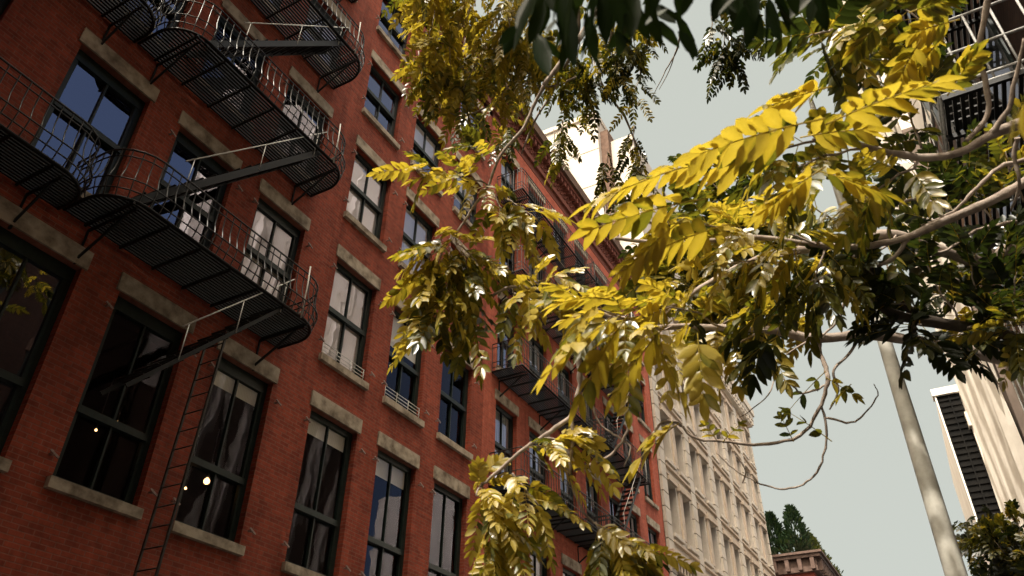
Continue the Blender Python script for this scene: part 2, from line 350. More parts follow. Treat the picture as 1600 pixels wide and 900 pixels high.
def add_window(c, r, y, stone=True, cover=None, curtain=False, pins=True, frame_mat='frame', head=0.12, transom=None):
    x0, x1 = c; z0, z1 = r; yi = y+0.13; t = 0.075
    f = MB()
    f.box(x0, x0+t, yi, yi+0.1, z0, z1); f.box(x1-t, x1, yi, yi+0.1, z0, z1)
    f.box(x0+t, x1-t, yi, yi+0.1, z1-head, z1); f.box(x0+t, x1-t, yi, yi+0.1, z0, z0+0.09)
    zm = (z0+z1)/2 if transom is None else transom
    f.box(x0+t, x1-t, yi-0.02, yi+0.09, zm-0.055, zm+0.055)
    xm = (x0+x1)/2
    f.box(xm-0.016, xm+0.016, yi+0.012, yi+0.08, z0+0.09, zm-0.055); f.box(xm-0.016, xm+0.016, yi+0.012, yi+0.08, zm+0.055, z1-head)
    f.box(x0+t, x0+t+0.05, yi+0.01, yi+0.08, z0+0.09, z1-head); f.box(x1-t-0.05, x1-t, yi+0.01, yi+0.08, z0+0.09, z1-head)
    fo = part(f, 'window', M[frame_mat], bb)
    p = MB()
    p.quad((x0+t, yi+0.05, zm), (x1-t, yi+0.05, zm), (x1-t, yi+0.05, z1-head), (x0+t, yi+0.05, z1-head))
    p.quad((x0+t, yi+0.075, z0+0.09), (x1-t, yi+0.075, z0+0.09), (x1-t, yi+0.075, zm), (x0+t, yi+0.075, zm))
    part(p, 'pane', M['glass_blind' if (cover or 0) > 0.9 else 'glass_clear' if (transom is not None and x0 > 5) or (x0 > 12 and z1 < 11 and x0 < 16) else 'glass'], fo)
    s = MB(); s.box(x0-0.07, x1+0.07, y-0.035, y+0.12, z1+0.003, z1+0.31); part(s, 'lintel', M['stone'], fo)
    s = MB(); s.box(x0-0.06, x1+0.06, y-0.09, y+0.16, z0-0.155, z0-0.003); part(s, 'sill', M['stone'], fo)
    if cover:
        b = MB(); zb = z1-head-(z1-head-z0)*cover
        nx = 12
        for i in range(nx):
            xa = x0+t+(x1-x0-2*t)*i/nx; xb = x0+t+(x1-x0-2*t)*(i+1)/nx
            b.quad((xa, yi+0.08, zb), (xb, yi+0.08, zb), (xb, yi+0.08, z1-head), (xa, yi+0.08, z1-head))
        part(b, 'curtain' if curtain else 'blind', M['curtain' if curtain else 'blind'], fo)  # near windows: cream sheet stands in for the reflected wall
    if pins:
        for xx, sgn in ((x0-0.13, -1), (x1+0.13, 1)):
            for zz in (z0+0.28, z1-0.35):
                q = MB(); q.bar((xx, y+0.01, zz), (xx, y-0.09, zz-0.02), 0.03, 0.03)
                q.bar((xx-0.06, y-0.09, zz+0.02), (xx+0.07, y-0.10, zz-0.05), 0.022, 0.03)
                part(q, 'shutter_hook', M['pin'], fo)
    return fo
SH1 = {(6,1):1.0, (7,1):1.0, (7,2):1.0, (7,0):0.11, (8,0):0.14, (6,0):0.10, (8,1):0.35, (8,2):1.0, (8,3):0.5, (6,3):1.0, (9,2):1.0, (9,3):0.6, (7,3):0.0, (8,4):0.4}  # share of each window filled by the painted reflection
for i, c in enumerate(COL1):
    for j, r in enumerate(ROW1):
        if i < 3: continue
        add_window(c, r, YF, cover=SH1.get((i, j)), transom=(r[0]+0.36*(r[1]-r[0]) if j == 0 else None), head=0.22 if i < 7 else 0.12, pins=(i >= 5))
random.seed(11)
for i, c in enumerate(COL2):
    for j, r in enumerate(ROW2):
        add_window(c, r, YF, cover=random.choice((0.35, 0.55, 1.0, 0.0, 0.8)), curtain=True, pins=False)
# white window guards on three sills
for (c, r) in ((COL1[7], ROW1[1]), (COL1[8], ROW1[1])):
    gmb = MB(); x0, x1 = c; z0 = r[0]
    for k in range(4): gmb.tube([(x0+0.02, YF+0.03, z0+0.06+k*0.085), (x1-0.02, YF+0.03, z0+0.06+k*0.085)], 0.009, 5)
    for k in range(4): gmb.tube([(x0+0.04+(x1-x0-0.08)*k/3, YF+0.03, z0), (x0+0.04+(x1-x0-0.08)*k/3, YF+0.03, z0+0.33)], 0.010, 5)
    o = part(gmb, 'window_guard', M['rail_white'], bb)
# lamps that glow inside the lower rooms
def lamp(px, py, r, label):
    d = at(px, py, 1.0); Y = YF+0.75; p = d*(Y/d.y)
    t = thing('pendant_lamp', label, 'lamp', (p.x, p.y, p.z), 'lit lamps inside the lower windows')
    b = MB(); 
    prof = [(0.0, -1), (0.6, -0.8), (0.95, -0.3), (0.95, 0.3), (0.6, 0.8), (0.12, 1.25)]
    b.tube([(p.x, p.y, p.z+q*r) for (_, q) in prof], [max(0.02, a)*r for (a, _) in prof], 10); part(b, 'bulb', M['bulb'], t)
    c = MB(); c.tube([(p.x, p.y, p.z+1.25*r), (p.x, p.y, p.z+1.25*r+0.9)], 0.008, 5); part(c, 'cord', M['iron'], t)
    s = MB(); s.tube([(p.x, p.y, p.z+1.2*r), (p.x, p.y, p.z+1.9*r)], [r*0.6, r*0.35], 8); part(s, 'socket', M['iron'], t)
lamp(323, 752, 0.055, 'warm round lamp bulb glowing brightest inside the tall dark lower window')
lamp(290, 763, 0.022, 'small warm bulb just left of the bright lamp in the lower window')
lamp(183, 660, 0.02, 'small warm bulb in the dark window left of the hanging ladder, right one of two')
lamp(150, 672, 0.02, 'small warm bulb in the dark window left of the hanging ladder, left one of two')

# ------------------------------------------------------------------ fire escapes
def belly(u):   # outward swing of a baluster, u = 0 bottom .. 1 top
    return 0.085*math.exp(-((u-0.28)/0.2)**2)
def basket(root, x0, x1, z, depth, curve=True, h=0.92, curved_left=True):
    """one iron balcony: slatted platform, railing, brackets"""
    y0 = YF-0.02; ye = YF-depth; R = min(0.62, depth*0.62) if curve else 0.03
    path = []
    def arc(cx, cy, a0, a1, n=10):
        for k in range(n+1):
            a = math.radians(a0+(a1-a0)*k/n); path.append((cx+R*math.cos(a), cy+R*math.sin(a)))
    path.append((x0, y0))
    if curved_left: arc(x0+R, ye+R, 180, 270)
    else: path.append((x0, ye))
    arc(x1-R, ye+R, 270, 360); path.append((x1, y0))
    # platform
    pf = MB(); n = int(depth/0.068)
    for k in range(n+1):
        y = ye+0.03+(depth-0.06)*k/n
        dx = 0.0
        if y < ye+R: dx = R-math.sqrt(max(0, R*R-(ye+R-y)**2))
        pf.box(x0+(dx if curved_left else 0)+0.01, x1-dx-0.01, y-0.019, y+0.019, z-0.014, z+0.014)
    x = x0+0.35
    while x < x1-0.2:
        pf.box(x, x+0.035, ye+0.03, y0, z-0.062, z-0.014); x += 0.62
    pf.tube([(a, b, z-0.005) for a, b in path], 0.028, 6)
    part(pf, 'platform', M['iron_flat'], root)
    # railing: resample the path evenly
    rl = MB()
    L = [0.0]
    for i in range(1, len(path)): L.append(L[-1]+math.dist(path[i-1], path[i]))
    def pt(sv):
        for i in range(1, len(path)):
            if sv <= L[i] or i == len(path)-1:
                f = (sv-L[i-1])/max(1e-6, L[i]-L[i-1]); a = path[i-1]; b = path[i]
                tx, ty = (b[0]-a[0], b[1]-a[1]); l = math.hypot(tx, ty) or 1
                return (a[0]+(b[0]-a[0])*f, a[1]+(b[1]-a[1])*f), (ty/l, -tx/l)
    tot = L[-1]; nb = int(tot/0.158)
    for zz, off, rr in ((h, 0.0, 0.017), (h-0.13, 0.0, 0.012), (0.30, 0.085, 0.012), (0.13, 0.05, 0.012)):
        if not curve: off = 0
        pts = []
        for i in range(nb*1+1):
            (a, b), (nx, ny) = pt(tot*i/nb); pts.append((a+nx*off, b+ny*off, z+zz))
        rl.tube(pts, rr, 6)
    for i in range(nb+1):
        (a, b), (nx, ny) = pt(tot*i/nb); pts = []
        for k in range(8):
            u = k/7; o_ = belly(u) if curve else 0
            pts.append((a+nx*o_, b+ny*o_, z+u*h))
        rl.tube(pts, 0.0105, 5, cap=False)
    part(rl, 'railing', M['iron'], root)
    # brackets
    m = max(2, int((x1-x0)/1.7))
    for k in range(m):
        xb = x0+0.45+(x1-x0-0.9)*k/(m-1); br = MB()
        br.bar((xb, y0+0.06, z-0.085), (xb, ye+0.05, z-0.085), 0.03, 0.045)
        br.bar((xb, y0+0.04, z-0.62), (xb, ye+0.25, z-0.10), 0.03, 0.04)
        br.bar((xb, y0+0.02, z-0.70), (xb, y0+0.02, z-0.1), 0.03, 0.05, (0,1,0))
        part(br, 'bracket', M['iron_flat'], root)
def stair(root, xa, za, xb, zb, ya, wd=0.50, rail=True, sh=0.12):
    """steep iron stair between two platforms; xa,za upper end"""
    s = MB()
    for y in (ya, ya+wd):
        s.bar((xa, y, za), (xb, y, zb), 0.018, sh)
    n = int(abs(za-zb)/0.235)
    for k in range(1, n):
        f = k/n; x = xa+(xb-xa)*f; zz = za+(zb-za)*f
        for q in (-0.075, -0.025, 0.025, 0.075): s.bar((x+q, ya, zz+0.035), (x+q, ya+wd, zz+0.035), 0.03, 0.014)
    part(s, 'stair', M['iron_flat'], root)
    if rail:
        h = MB(); up = 0.62
        a = Vector((xa+0.05, ya-0.02, za+up)); b = Vector((xb+0.55, ya-0.02, zb+up+0.55*(za-zb)/(xa-xb)))
        h.tube([a, b], 0.012, 6)
        for f in (0.08, 0.5, 0.95):
            p = a+(b-a)*f; h.tube([p, p-Vector((0, -0.01, up))], 0.009, 5)
        part(h, 'handrail', M['rail_white'], root)  # white colour stands in for sun on the black rail
    # guard posts by the stair head
    g_ = MB()
    g_.tube([(xa+0.28, ya-0.12, za-0.1), (xa+0.28, ya-0.13, za+0.55), (xa+0.26, ya-0.13, za+1.0)], 0.015, 6)
    g_.tube([(xa+0.28, ya-0.12, za+0.02), (xa+0.30, ya+wd, za+0.02)], 0.018, 6)
    part(g_, 'guard_post', M['rail_white'], root)  # sun on the posts is put into their white colour

fe1 = thing('fire_escape', 'black iron fire escape with rounded baskets and steep stairs across the near left windows', 'fire escape', (6.6, YF-0.6, GZ), 'black iron fire escapes')
FL = [7.40, 11.22, 14.70, 18.15]
for z in FL:
    basket(fe1, 4.38, 8.90, z, 1.14)
    basket(fe1, 0.2, 4.30, z-0.05, 0.84, curved_left=True)
stair(fe1, 8.0, FL[1]+0.05, 4.75, FL[0]+0.0, YF-1.06)
stair(fe1, 8.0, FL[2]+0.05, 4.95, FL[1]+0.0, YF-1.06)
stair(fe1, 8.0, FL[3]+0.05, 4.95, FL[2]+0.0, YF-1.06)
stair(fe1, 7.95, FL[0]+0.05, 5.55, 4.78, YF-1.06, sh=0.06)
ld = MB()
for y in (YF-0.95, YF-0.52): ld.bar((6.98, y, 6.45), (6.86, y, 2.6), 0.035, 0.03, (1,0,0))
z = 2.75
while z < 6.3:
    xx = 6.86+(z-2.6)/(6.45-2.6)*0.12
    ld.tube([(xx, YF-0.95, z), (xx, YF-0.52, z)], 0.011, 5); z += 0.29
part(ld, 'ladder', M['iron'], fe1)

fe2 = thing('fire_escape', 'black iron fire escape with long straight balconies on the far half of the brickwork', 'fire escape', (22, YF-0.6, GZ), 'black iron fire escapes')
FL2 = [3.9, 7.35, 10.75, 14.1, 17.45]
for z in FL2:
    basket(fe2, 16.85, 22.9, z, 1.0, curve=False, curved_left=False)
    basket(fe2, 22.98, 27.2, z, 1.0, curve=False, curved_left=False)
for k in range(1, len(FL2)):
    stair(fe2, 26.4, FL2[k], 23.6, FL2[k-1], YF-0.92)

# ------------------------------------------------------------------ beige stone office building
be = thing('stone_building', 'beige stone office building with pilasters, paired narrow windows and a heavy cornice', 'building', (42, YF, GZ))
XB0, XB1, ZB = 31.5, 53.3, 25.4
mods = 5; mw = (XB1-XB0)/mods
bcols = []; 
for k in range(mods):
    a = XB0+k*mw+0.95
    wv = (mw-0.95-0.75)/2-0.06
    bcols += [(round(a,3), round(a+wv,3)), (round(a+wv+0.75,3), round(a+2*wv+0.75,3))]
brow = [(0.2+3.45*k, 2.55+3.45*k) for k in range(0, 7)]
part(facade(XB0, XB1, GZ-0.1, ZB-1.4, bcols, brow, YF, 0.55), 'wall', M['beige'], be)
sw = MB(); sw.box(XB0, XB0+0.3, YF+0.56, 28, GZ, ZB-1.4); sw.box(XB1-0.3, XB1, YF+0.56, 28, GZ, ZB-1.4); sw.box(XB0+0.3, XB1-0.3, 27.7, 28, GZ, ZB-1.4)
sw.box(XB0, XB1, YF, 28, ZB-1.4, ZB-1.0); part(sw, 'side_wall', M['beige'], be)
tr = MB(); jt = MB()
for k in range(mods+1):
    xp = XB0+k*mw
    xa, xb = (xp, xp+0.72) if k < mods else (xp-0.2, xp)
    z = GZ
    while z < ZB-1.6:
        tr.box(xa+0.02, xb, YF-0.12, YF-0.002, z+0.025, z+0.66); z += 0.69
for (a, b) in bcols:
    for (z0, z1) in brow:
        tr.box(a-0.06, b+0.06, YF-0.16, YF-0.003, z0-0.22, z0-0.06)
part(tr, 'pilaster', M['beige'], be)
ct = MB()
for k in range(mods):
    a = bcols[2*k][0]; b = bcols[2*k+1][1]
    for (z0, z1) in brow:
        ct.box(a-0.15, b+0.15, YF-0.10, YF-0.004, z1+0.28, z1+0.38); ct.box(a-0.15, b+0.15, YF-0.14, YF-0.004, z1+0.62, z1+0.72)
        for xc in (bcols[2*k][1]+0.375,):
            ct.box(xc-0.2, xc+0.2, YF-0.10, YF-0.005, z0, z1-0.1); ct.box(xc-0.28, xc+0.28, YF-0.2, YF-0.006, z1-0.1, z1+0.18)
        for (wa, wb) in (bcols[2*k], bcols[2*k+1]): ct.box(wa+0.05, wb-0.05, YF-0.15, YF-0.004, z1-0.0, z1+0.2)
part(ct, 'carved_trim', M['beige_trim'], be)
co = MB(); co.box(XB0, XB1+0.3, YF-0.35, YF+0.6, ZB-1.4, ZB-0.95); co.box(XB0, XB1+0.4, YF-0.48, YF+0.6, ZB-0.95, ZB-0.55); co.box(XB0, XB1+0.5, YF-0.58, YF+0.6, ZB-0.55, ZB)
x = XB0+0.1
while x < XB1: co.box(x, x+0.3, YF-0.46, YF-0.36, ZB-1.3, ZB-0.96); x += 0.62
part(co, 'cornice', M['beige'], be)
bc = MB(); bc.box(XB0, XB1, YF-0.3, YF-0.005, 9.15, 9.55)
x = XB0+0.1
while x < XB1: bc.box(x, x+0.2, YF-0.24, YF-0.006, 8.8, 9.145); x += 0.42
part(bc, 'string_course', M['beige_trim'], be)
for (a, b) in bcols:
    for (z0, z1) in brow:
        f = MB(); y = YF+0.40
        f.box(a, a+0.06, y, y+0.08, z0, z1); f.box(b-0.06, b, y, y+0.08, z0, z1); f.box(a+0.06, b-0.06, y, y+0.08, z1-0.08, z1); f.box(a+0.06, b-0.06, y, y+0.08, z0, z0+0.06); f.box(a+0.06, b-0.06, y-0.01, y+0.07, (z0+z1)/2-0.04, (z0+z1)/2+0.04)
        fo = part(f, 'window', M['frame'], be)
        p = MB(); p.quad((a+0.06, y+0.05, z0), (b-0.06, y+0.05, z0), (b-0.06, y+0.05, z1), (a+0.06, y+0.05, z1)); part(p, 'pane', M['glass'], fo)
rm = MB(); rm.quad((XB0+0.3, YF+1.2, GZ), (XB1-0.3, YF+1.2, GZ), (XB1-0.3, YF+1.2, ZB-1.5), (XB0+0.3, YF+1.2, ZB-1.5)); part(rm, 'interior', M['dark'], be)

# ------------------------------------------------------------------ pale tower far behind the brick roof
tw = thing('tower', 'pale blank walled tower rising behind the red brick roofline', 'building', (50, 19, GZ))
t = MB(); t.box(45, 62, 16.6, 26, GZ, 52); part(t, 'wall', M['tower'], tw)
t = MB(); t.box(46.2, 60, 13.9, 15.9, GZ, 49.5); part(t, 'stair_shaft', M['tower'], tw)
t = MB(); t.box(45.6, 60, 15.9, 16.6, GZ, 50.5); part(t, 'recess', M['brown'], tw)
t = MB()
for z in range(20, 52, 4): t.box(44.96, 45.0, 16.6, 26, z, z+0.12)
t.box(44.8, 62.2, 16.5, 26.1, 52, 52.5); part(t, 'coping', M['tower'], tw)

# ------------------------------------------------------------------ red corner building with roof garden
cb = thing('corner_building', 'red brick corner building with brown bracketed cornice and white stone band', 'building', (80, 14, GZ))
X0, Y0c, ZT = 75.0, 10.5, 20.6
b = MB(); b.box(X0, X0+26, Y0c, Y0c+16, GZ, ZT-1.6); part(b, 'wall', M['brick_far'], cb)
b = MB(); b.box(X0-0.45, X0+26.4, Y0c-0.45, Y0c+16, ZT-1.6, ZT-0.55); b.box(X0-0.9, X0+26.8, Y0c-0.9, Y0c+16, ZT-0.5, ZT-0.2); b.box(X0-1.1, X0+27, Y0c-1.1, Y0c+16, ZT-0.2, ZT)
part(b, 'cornice', M['cornice'], cb)
b = MB()
y = Y0c-0.3
while y < Y0c+15: b = MB(); b.box(X0-0.85, X0-0.45, y, y+0.35, ZT-1.5, ZT-0.5); part(b, 'bracket', M['cornice'], cb); y += 1.1
x = X0
while x < X0+26: b = MB(); b.box(x, x+0.35, Y0c-0.85, Y0c-0.45, ZT-1.5, ZT-0.5); part(b, 'bracket', M['cornice'], cb); x += 1.0
b = MB(); b.box(X0-0.12, X0+26, Y0c-0.12, Y0c+16, ZT-2.75, ZT-2.15); b.box(X0-0.2, X0, Y0c+1.6, Y0c+2.3, ZT-3.6, ZT-2.75)
part(b, 'stone_band', M['white_stone'], cb)
for k in range(3):
    f = MB(); ya = Y0c+2.4+k*3.6; f.box(X0-0.06, X0+0.03, ya, ya+2.0, ZT-6, ZT-3.0); fo = part(f, 'window', M['frame'], cb)
    p = MB(); p.quad((X0-0.065, ya+0.15, ZT-5.85), (X0-0.065, ya+0.15, ZT-3.2), (X0-0.065, ya+1.85, ZT-3.2), (X0-0.065, ya+1.85, ZT-5.85)); part(p, 'pane', M['glass'], fo)

# ------------------------------------------------------------------ buildings on the right
br_ = thing('dark_building', 'dark brown brick building on the right with a fire escape over its front', 'building', (9, -4, GZ))
YR = -2.3
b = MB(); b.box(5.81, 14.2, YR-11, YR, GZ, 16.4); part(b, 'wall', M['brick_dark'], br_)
b = MB(); b.box(-42, 5.8, YR-13, YR-0.02, GZ, 38); part(b, 'tall_wing', M['brick_dark'], br_)  # unseen, made tall to keep sky light off the left brick wall
b = MB(); b.box(5.81, 14.3, YR, YR+0.45, 15.6, 16.4); b.box(5.81, 14.3, YR, YR+0.2, 15.2, 15.6); part(b, 'cornice', M['brown'], br_)
for i in range(7):
    for (z0, z1) in ((2.6, 5.0), (6.2, 8.5), (9.6, 11.8), (12.8, 14.6)):
        xa = -5.5+i*2.7
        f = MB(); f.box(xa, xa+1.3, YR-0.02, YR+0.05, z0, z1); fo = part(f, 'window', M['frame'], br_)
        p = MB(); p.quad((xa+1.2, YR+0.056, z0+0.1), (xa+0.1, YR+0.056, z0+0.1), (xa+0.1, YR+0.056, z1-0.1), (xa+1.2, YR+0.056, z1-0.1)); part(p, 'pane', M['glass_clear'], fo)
        s = MB(); s.box(xa-0.1, xa+1.4, YR, YR+0.1, z1+0.01, z1+0.28); part(s, 'lintel', M['brown'], fo)
# its fire escape
fe3 = thing('fire_escape', 'sunlit black fire escape with gratings on the dark building at upper right', 'fire escape', (7.6, YR+0.5, GZ), 'black iron fire escapes')
for z in (3.1, 5.75, 8.4, 11.1):
    x0, x1, ye = 6.3, 9.0, YR+1.15
    pf = MB()
    k = YR+0.06
    while k < ye: pf.box(x0, x1, k-0.018, k+0.018, z-0.012, z+0.012); k += 0.07
    x = x0
    while x < x1+0.01: pf.box(x-0.02, x+0.02, YR, ye, z-0.07, z-0.015); x += 0.575
    part(pf, 'platform', M['iron_flat'], fe3)
    rl = MB()
    for zz in (0.0, 0.1, 0.5, 0.95):
        rl.tube([(x0, YR, z+zz), (x0, ye, z+zz)], 0.016, 5); rl.tube([(x0, ye, z+zz), (x1, ye, z+zz)], 0.016, 5); rl.tube([(x1, ye, z+zz), (x1, YR, z+zz)], 0.016, 5)
    for k in range(6): yy = YR+1.15*k/5; rl.tube([(x0, yy, z), (x0, yy, z+0.95)], 0.013, 5)
    for k in range(9): xx = x0+(x1-x0)*k/8; rl.tube([(xx, ye, z), (xx, ye, z+0.95)], 0.010, 5)
    part(rl, 'railing', M['rail_grey'], fe3)  # pale grey stands in for sun on these black bars
for (za, zb) in ((11.1, 8.4), (8.4, 5.75), (5.75, 3.1)):
    s = MB()
    for y in (YR+0.55, YR+1.05): s.bar((8.6, y, za), (6.9, y, zb), 0.02, 0.16)
    n = int((za-zb)/0.24)
    for k in range(1, n): f = k/n; s.bar((8.6-1.7*f, YR+0.55, za+(zb-za)*f), (8.6-1.7*f, YR+1.05, za+(zb-za)*f), 0.16, 0.02)
    part(s, 'stair', M['iron'], fe3)

cr = thing('cream_building', 'tall cream building on the right clad in long slanting pale fins', 'building', (20, -6, GZ))
YC = -1.95
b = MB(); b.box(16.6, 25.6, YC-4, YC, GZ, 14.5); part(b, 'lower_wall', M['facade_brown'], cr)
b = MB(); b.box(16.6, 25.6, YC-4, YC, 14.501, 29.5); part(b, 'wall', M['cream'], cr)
b = MB(); b.box(14.4, 16.55, YC-1.2, YC-0.25, 12.5, 29.5); part(b, 'stair_wall', M['cream'], cr)
b = MB(); b.box(14.4, 16.55, YC-1.4, YC-0.30, GZ, 12.5); b.box(15.1, 15.5, YC-0.30, YC-0.12, GZ, 12.5); part(b, 'base_wall', M['brown'], cr)
def fin(mb, xc, zc, L, wd, lean):
    n0 = len(mb.v); K = 8
    for k in range(K+1):
        u = k/K*2-1; hw = wd*0.5*math.sqrt(max(0, 1-abs(u)**1.6))+0.012; z = zc+u*L/2; xx = xc+lean*u
        mb.v += [(xx-hw, YC+0.04, z), (xx-hw*0.25, YC+0.05+0.55*hw, z), (xx+hw, YC+0.05, z)]
    for k in range(K):
        a = n0+3*k
        for q in ((0,1,4,3), (1,2,5,4), (2,0,3,5)): mb.f.append(tuple(a+t for t in q)); mb.smooth.append(False)
k = 0; x = 16.85
while x < 25.55:
    b = MB(); z = -3.5+(k % 3)*2.3
    while z < 28: fin(b, x, z, 7.4, 0.56, 0.16 if k % 2 == 0 else 0.42); z += 7.3
    part(b, 'fin', M['fin'], cr); x += 0.66; k += 1

gl = thing('louvred_building', 'far white building right of the lamp post with a dark louvred side', 'building', (46, -6, GZ))
XL = 40.0
b = MB(); b.box(XL, XL+14, -12, -1.75, GZ, 18.0); part(b, 'wall', M['cream'], gl)
b = MB(); b.box(XL-0.5, XL-0.003, -2.75, -1.75, -1, 17.4); part(b, 'louvre_panel', M['dark'], gl)
b = MB(); b.box(XL-0.7, XL-0.004, -3.4, -1.6, 17.4, 17.75); b.box(XL-0.62, XL-0.004, -1.75, -1.68, -1, 17.4); part(b, 'frame', M['white_stone'], gl)
b = MB(); z = 0
while z < 17.2: b.box(XL-0.56, XL-0.5, -2.7, -1.8, z, z+0.12); z += 0.3
b.box(XL-0.6, XL-0.5, -2.3, -2.25, -1, 17.3); part(b, 'louvre', M['dark'], gl)
b = MB(); b.box(XL-0.8, XL-0.004, -4.2, -2.75, -1, 15.5); b.box(XL-1.0, XL-0.004, -4.4, -2.65, 15.5, 16.2); b.box(XL-0.95, XL-0.005, -4.3, -2.7, 9.0, 9.4)
part(b, 'stone_pier', M['beige'], gl)

# ------------------------------------------------------------------ lamp post
lp = thing('lamp_post', 'grey street lamp post dappled with leaf shadow, rising through the leaves', 'lamp post', (9.0, -0.05, GZ))
b = MB(); zs = [GZ, -0.9, -0.85, 2, 3.8, 6, 8.6, 9.0]; rs = [0.16, 0.16, 0.115, 0.102, 0.088, 0.064, 0.048, 0.03]
b.tube([(9.0, -0.05-0.004*z, z) for z in zs], rs, 16); part(b, 'pole', M['pole'], lp)

# ------------------------------------------------------------------ foliage
def leaflet(mb, b, d, nrm, l, wd, tint, sag):
    """one pointed leaflet: folded along the midrib, tip drooping"""
    sd = d.cross(nrm).normalized(); n0 = len(mb.v)
    us = (0.0, 0.22, 0.55, 0.82, 1.0); ws = (0.10, 0.78, 1.0, 0.58, 0.0)
    for u, q in zip(us, ws):
        c = b + d*(l*u) - Vector((0,0,1))*(sag*l*u*u)
        e = nrm*(0.16*wd*q)
        mb.v += [tuple(c - sd*(wd*0.5*q) + e), tuple(c), tuple(c + sd*(wd*0.5*q) + e)]
        mb.t += [tint, max(0, tint-0.10), tint+0.03]
    for i in range(4):
        a = n0+i*3
        mb.f += [(a, a+3, a+4, a+1), (a+1, a+4, a+5, a+2)]; mb.smooth += [True, True]
def compound(mb, base, d, nrm, L, l, pairs, tint, droop, wf=0.46, rr=0.0022):
    """a feather leaf: stalk with pairs of leaflets and one at the tip"""
    d = d.normalized(); nrm = (nrm - d*nrm.dot(d)).normalized(); sd = d.cross(nrm).normalized()
    pts = []
    for k in range(7):
        u = k/6; pts.append(base + d*(L*u) - Vector((0,0,1))*(droop*L*u*u))
    nt0 = len(mb.v); mb.tube(pts, rr, 3, rr*0.5, cap=False); mb.t += [0.05]*(len(mb.v)-nt0)
    for k in range(pairs):
        u = 0.24+0.72*k/max(1, pairs-1); i = min(5, int(u*6)); f = u*6-i
        p = pts[i]+(pts[i+1]-pts[i])*f; tg = (pts[i+1]-pts[i]).normalized()
        sz = l*(0.72+0.5*math.sin(math.pi*min(1, 0.25+u*0.62)))*random.uniform(0.85, 1.1)
        for sg in (-1, 1):
            a = math.radians(random.uniform(50, 68)-18*u)
            dd = (tg*math.cos(a) + sd*sg*math.sin(a) - nrm*random.uniform(-0.1, 0.22)).normalized()
            nn = (nrm + sd*random.gauss(0, 0.38) + tg*random.gauss(0, 0.30)); nn = (nn - dd*nn.dot(dd)).normalized()
            leaflet(mb, p, dd, nn, sz, sz*wf*random.uniform(0.9, 1.15), min(0.98, max(0, tint+random.gauss(0, 0.15))), random.uniform(0.05, 0.28))
    tg = (pts[-1]-pts[-2]).normalized(); leaflet(mb, pts[-1], tg, nrm, l*1.05, l*wf, max(0, tint), 0.15)
UP = Vector((0,0,1))
def pxdir(ang):
    a = math.radians(ang); return RIGHT*math.cos(a) - DOWN*math.sin(a)
def shoot(tree, p0, p1, n, L, l, pairs, tint, droop=0.35, spread=65, twig=0.006, wf=0.46, mat='leaf', bark='bark', name='leaf_spray', up_bias=1.0):
    """a leafy shoot from p0 to p1 (points in the place) carrying n feather leaves"""
    p0 = Vector(p0); p1 = Vector(p1); ax = (p1-p0); Ls = ax.length; axn = ax.normalized()
    tw_ = MB(); pts = []
    side = axn.orthogonal().normalized()
    wob = [Vector((random.gauss(0, 1), random.gauss(0, 1), random.gauss(0, 1)))*Ls*0.022 for _ in range(6)]
    for k in range(6): pts.append(p0+ax*(k/5)+wob[k]*(0 if k == 0 else 1))
    mb = MB()
    for k in range(n):
        u = 0.08+0.92*(k+random.random()*0.6)/n; u = min(0.999, u); i = int(u*5); f = u*5-i
        b = pts[i]+(pts[i+1]-pts[i])*f
        az = k*2.4+random.gauss(0, 0.4)
        r0 = axn.orthogonal().normalized(); r1 = axn.cross(r0)
        rad = r0*math.cos(az)+r1*math.sin(az)
        sp = math.radians(spread*random.uniform(0.6, 1.15)*(1-0.45*u))
        d = axn*math.cos(sp)+rad*math.sin(sp)
        nn = UP*up_bias+Vector((random.gauss(0, 0.6), random.gauss(0, 0.6), random.gauss(0, 0.25)))
        if abs(d.dot(nn.normalized())) > 0.93: nn = nn+axn.orthogonal()
        sc = random.uniform(0.75, 1.12)
        compound(mb, b, d, nn, L*sc, l*random.uniform(0.85, 1.12), pairs, min(0.95, max(0.0, random.gauss(tint-0.03, 0.19))), droop*random.uniform(0.5, 1.4), wf)
    o = part(mb, name, M[mat], tree)
    if twig:
        tb = MB(); tb.tube(pts, twig, 5, twig*0.45); part(tb, 'twig', M[bark], o)
    return o
def limb(tree, pts, r0, r1, mat='bark', sides=8, jit=0.012, name='branch'):
    """a knobbly branch through the given points"""
    P_ = [Vector(p) for p in pts]; out_ = []; rad = []
    n = len(P_)
    for i in range(n-1):
        a = P_[max(0, i-1)]; b = P_[i]; c = P_[i+1]; d = P_[min(n-1, i+2)]
        for k in range(5):
            t = k/5
            q = 0.5*((2*b)+(c-a)*t+(2*a-5*b+4*c-d)*t*t+(3*b-a-3*c+d)*t**3)
            out_.append(q+Vector((random.gauss(0, 1), random.gauss(0, 1), random.gauss(0, 1)))*jit*((P_[i+1]-P_[i]).length*0.5))
            u = (i+t)/(n-1); rad.append((r0+(r1-r0)*u)*random.uniform(0.88, 1.14))
    out_.append(P_[-1]); rad.append(r1)
    mb = MB(); mb.tube(out_, rad, sides); return part(mb, name, M[mat], tree)
def PX(tree, lst, r0, r1, **kw): return limb(tree, [at(*q) for q in lst], r0, r1, **kw)

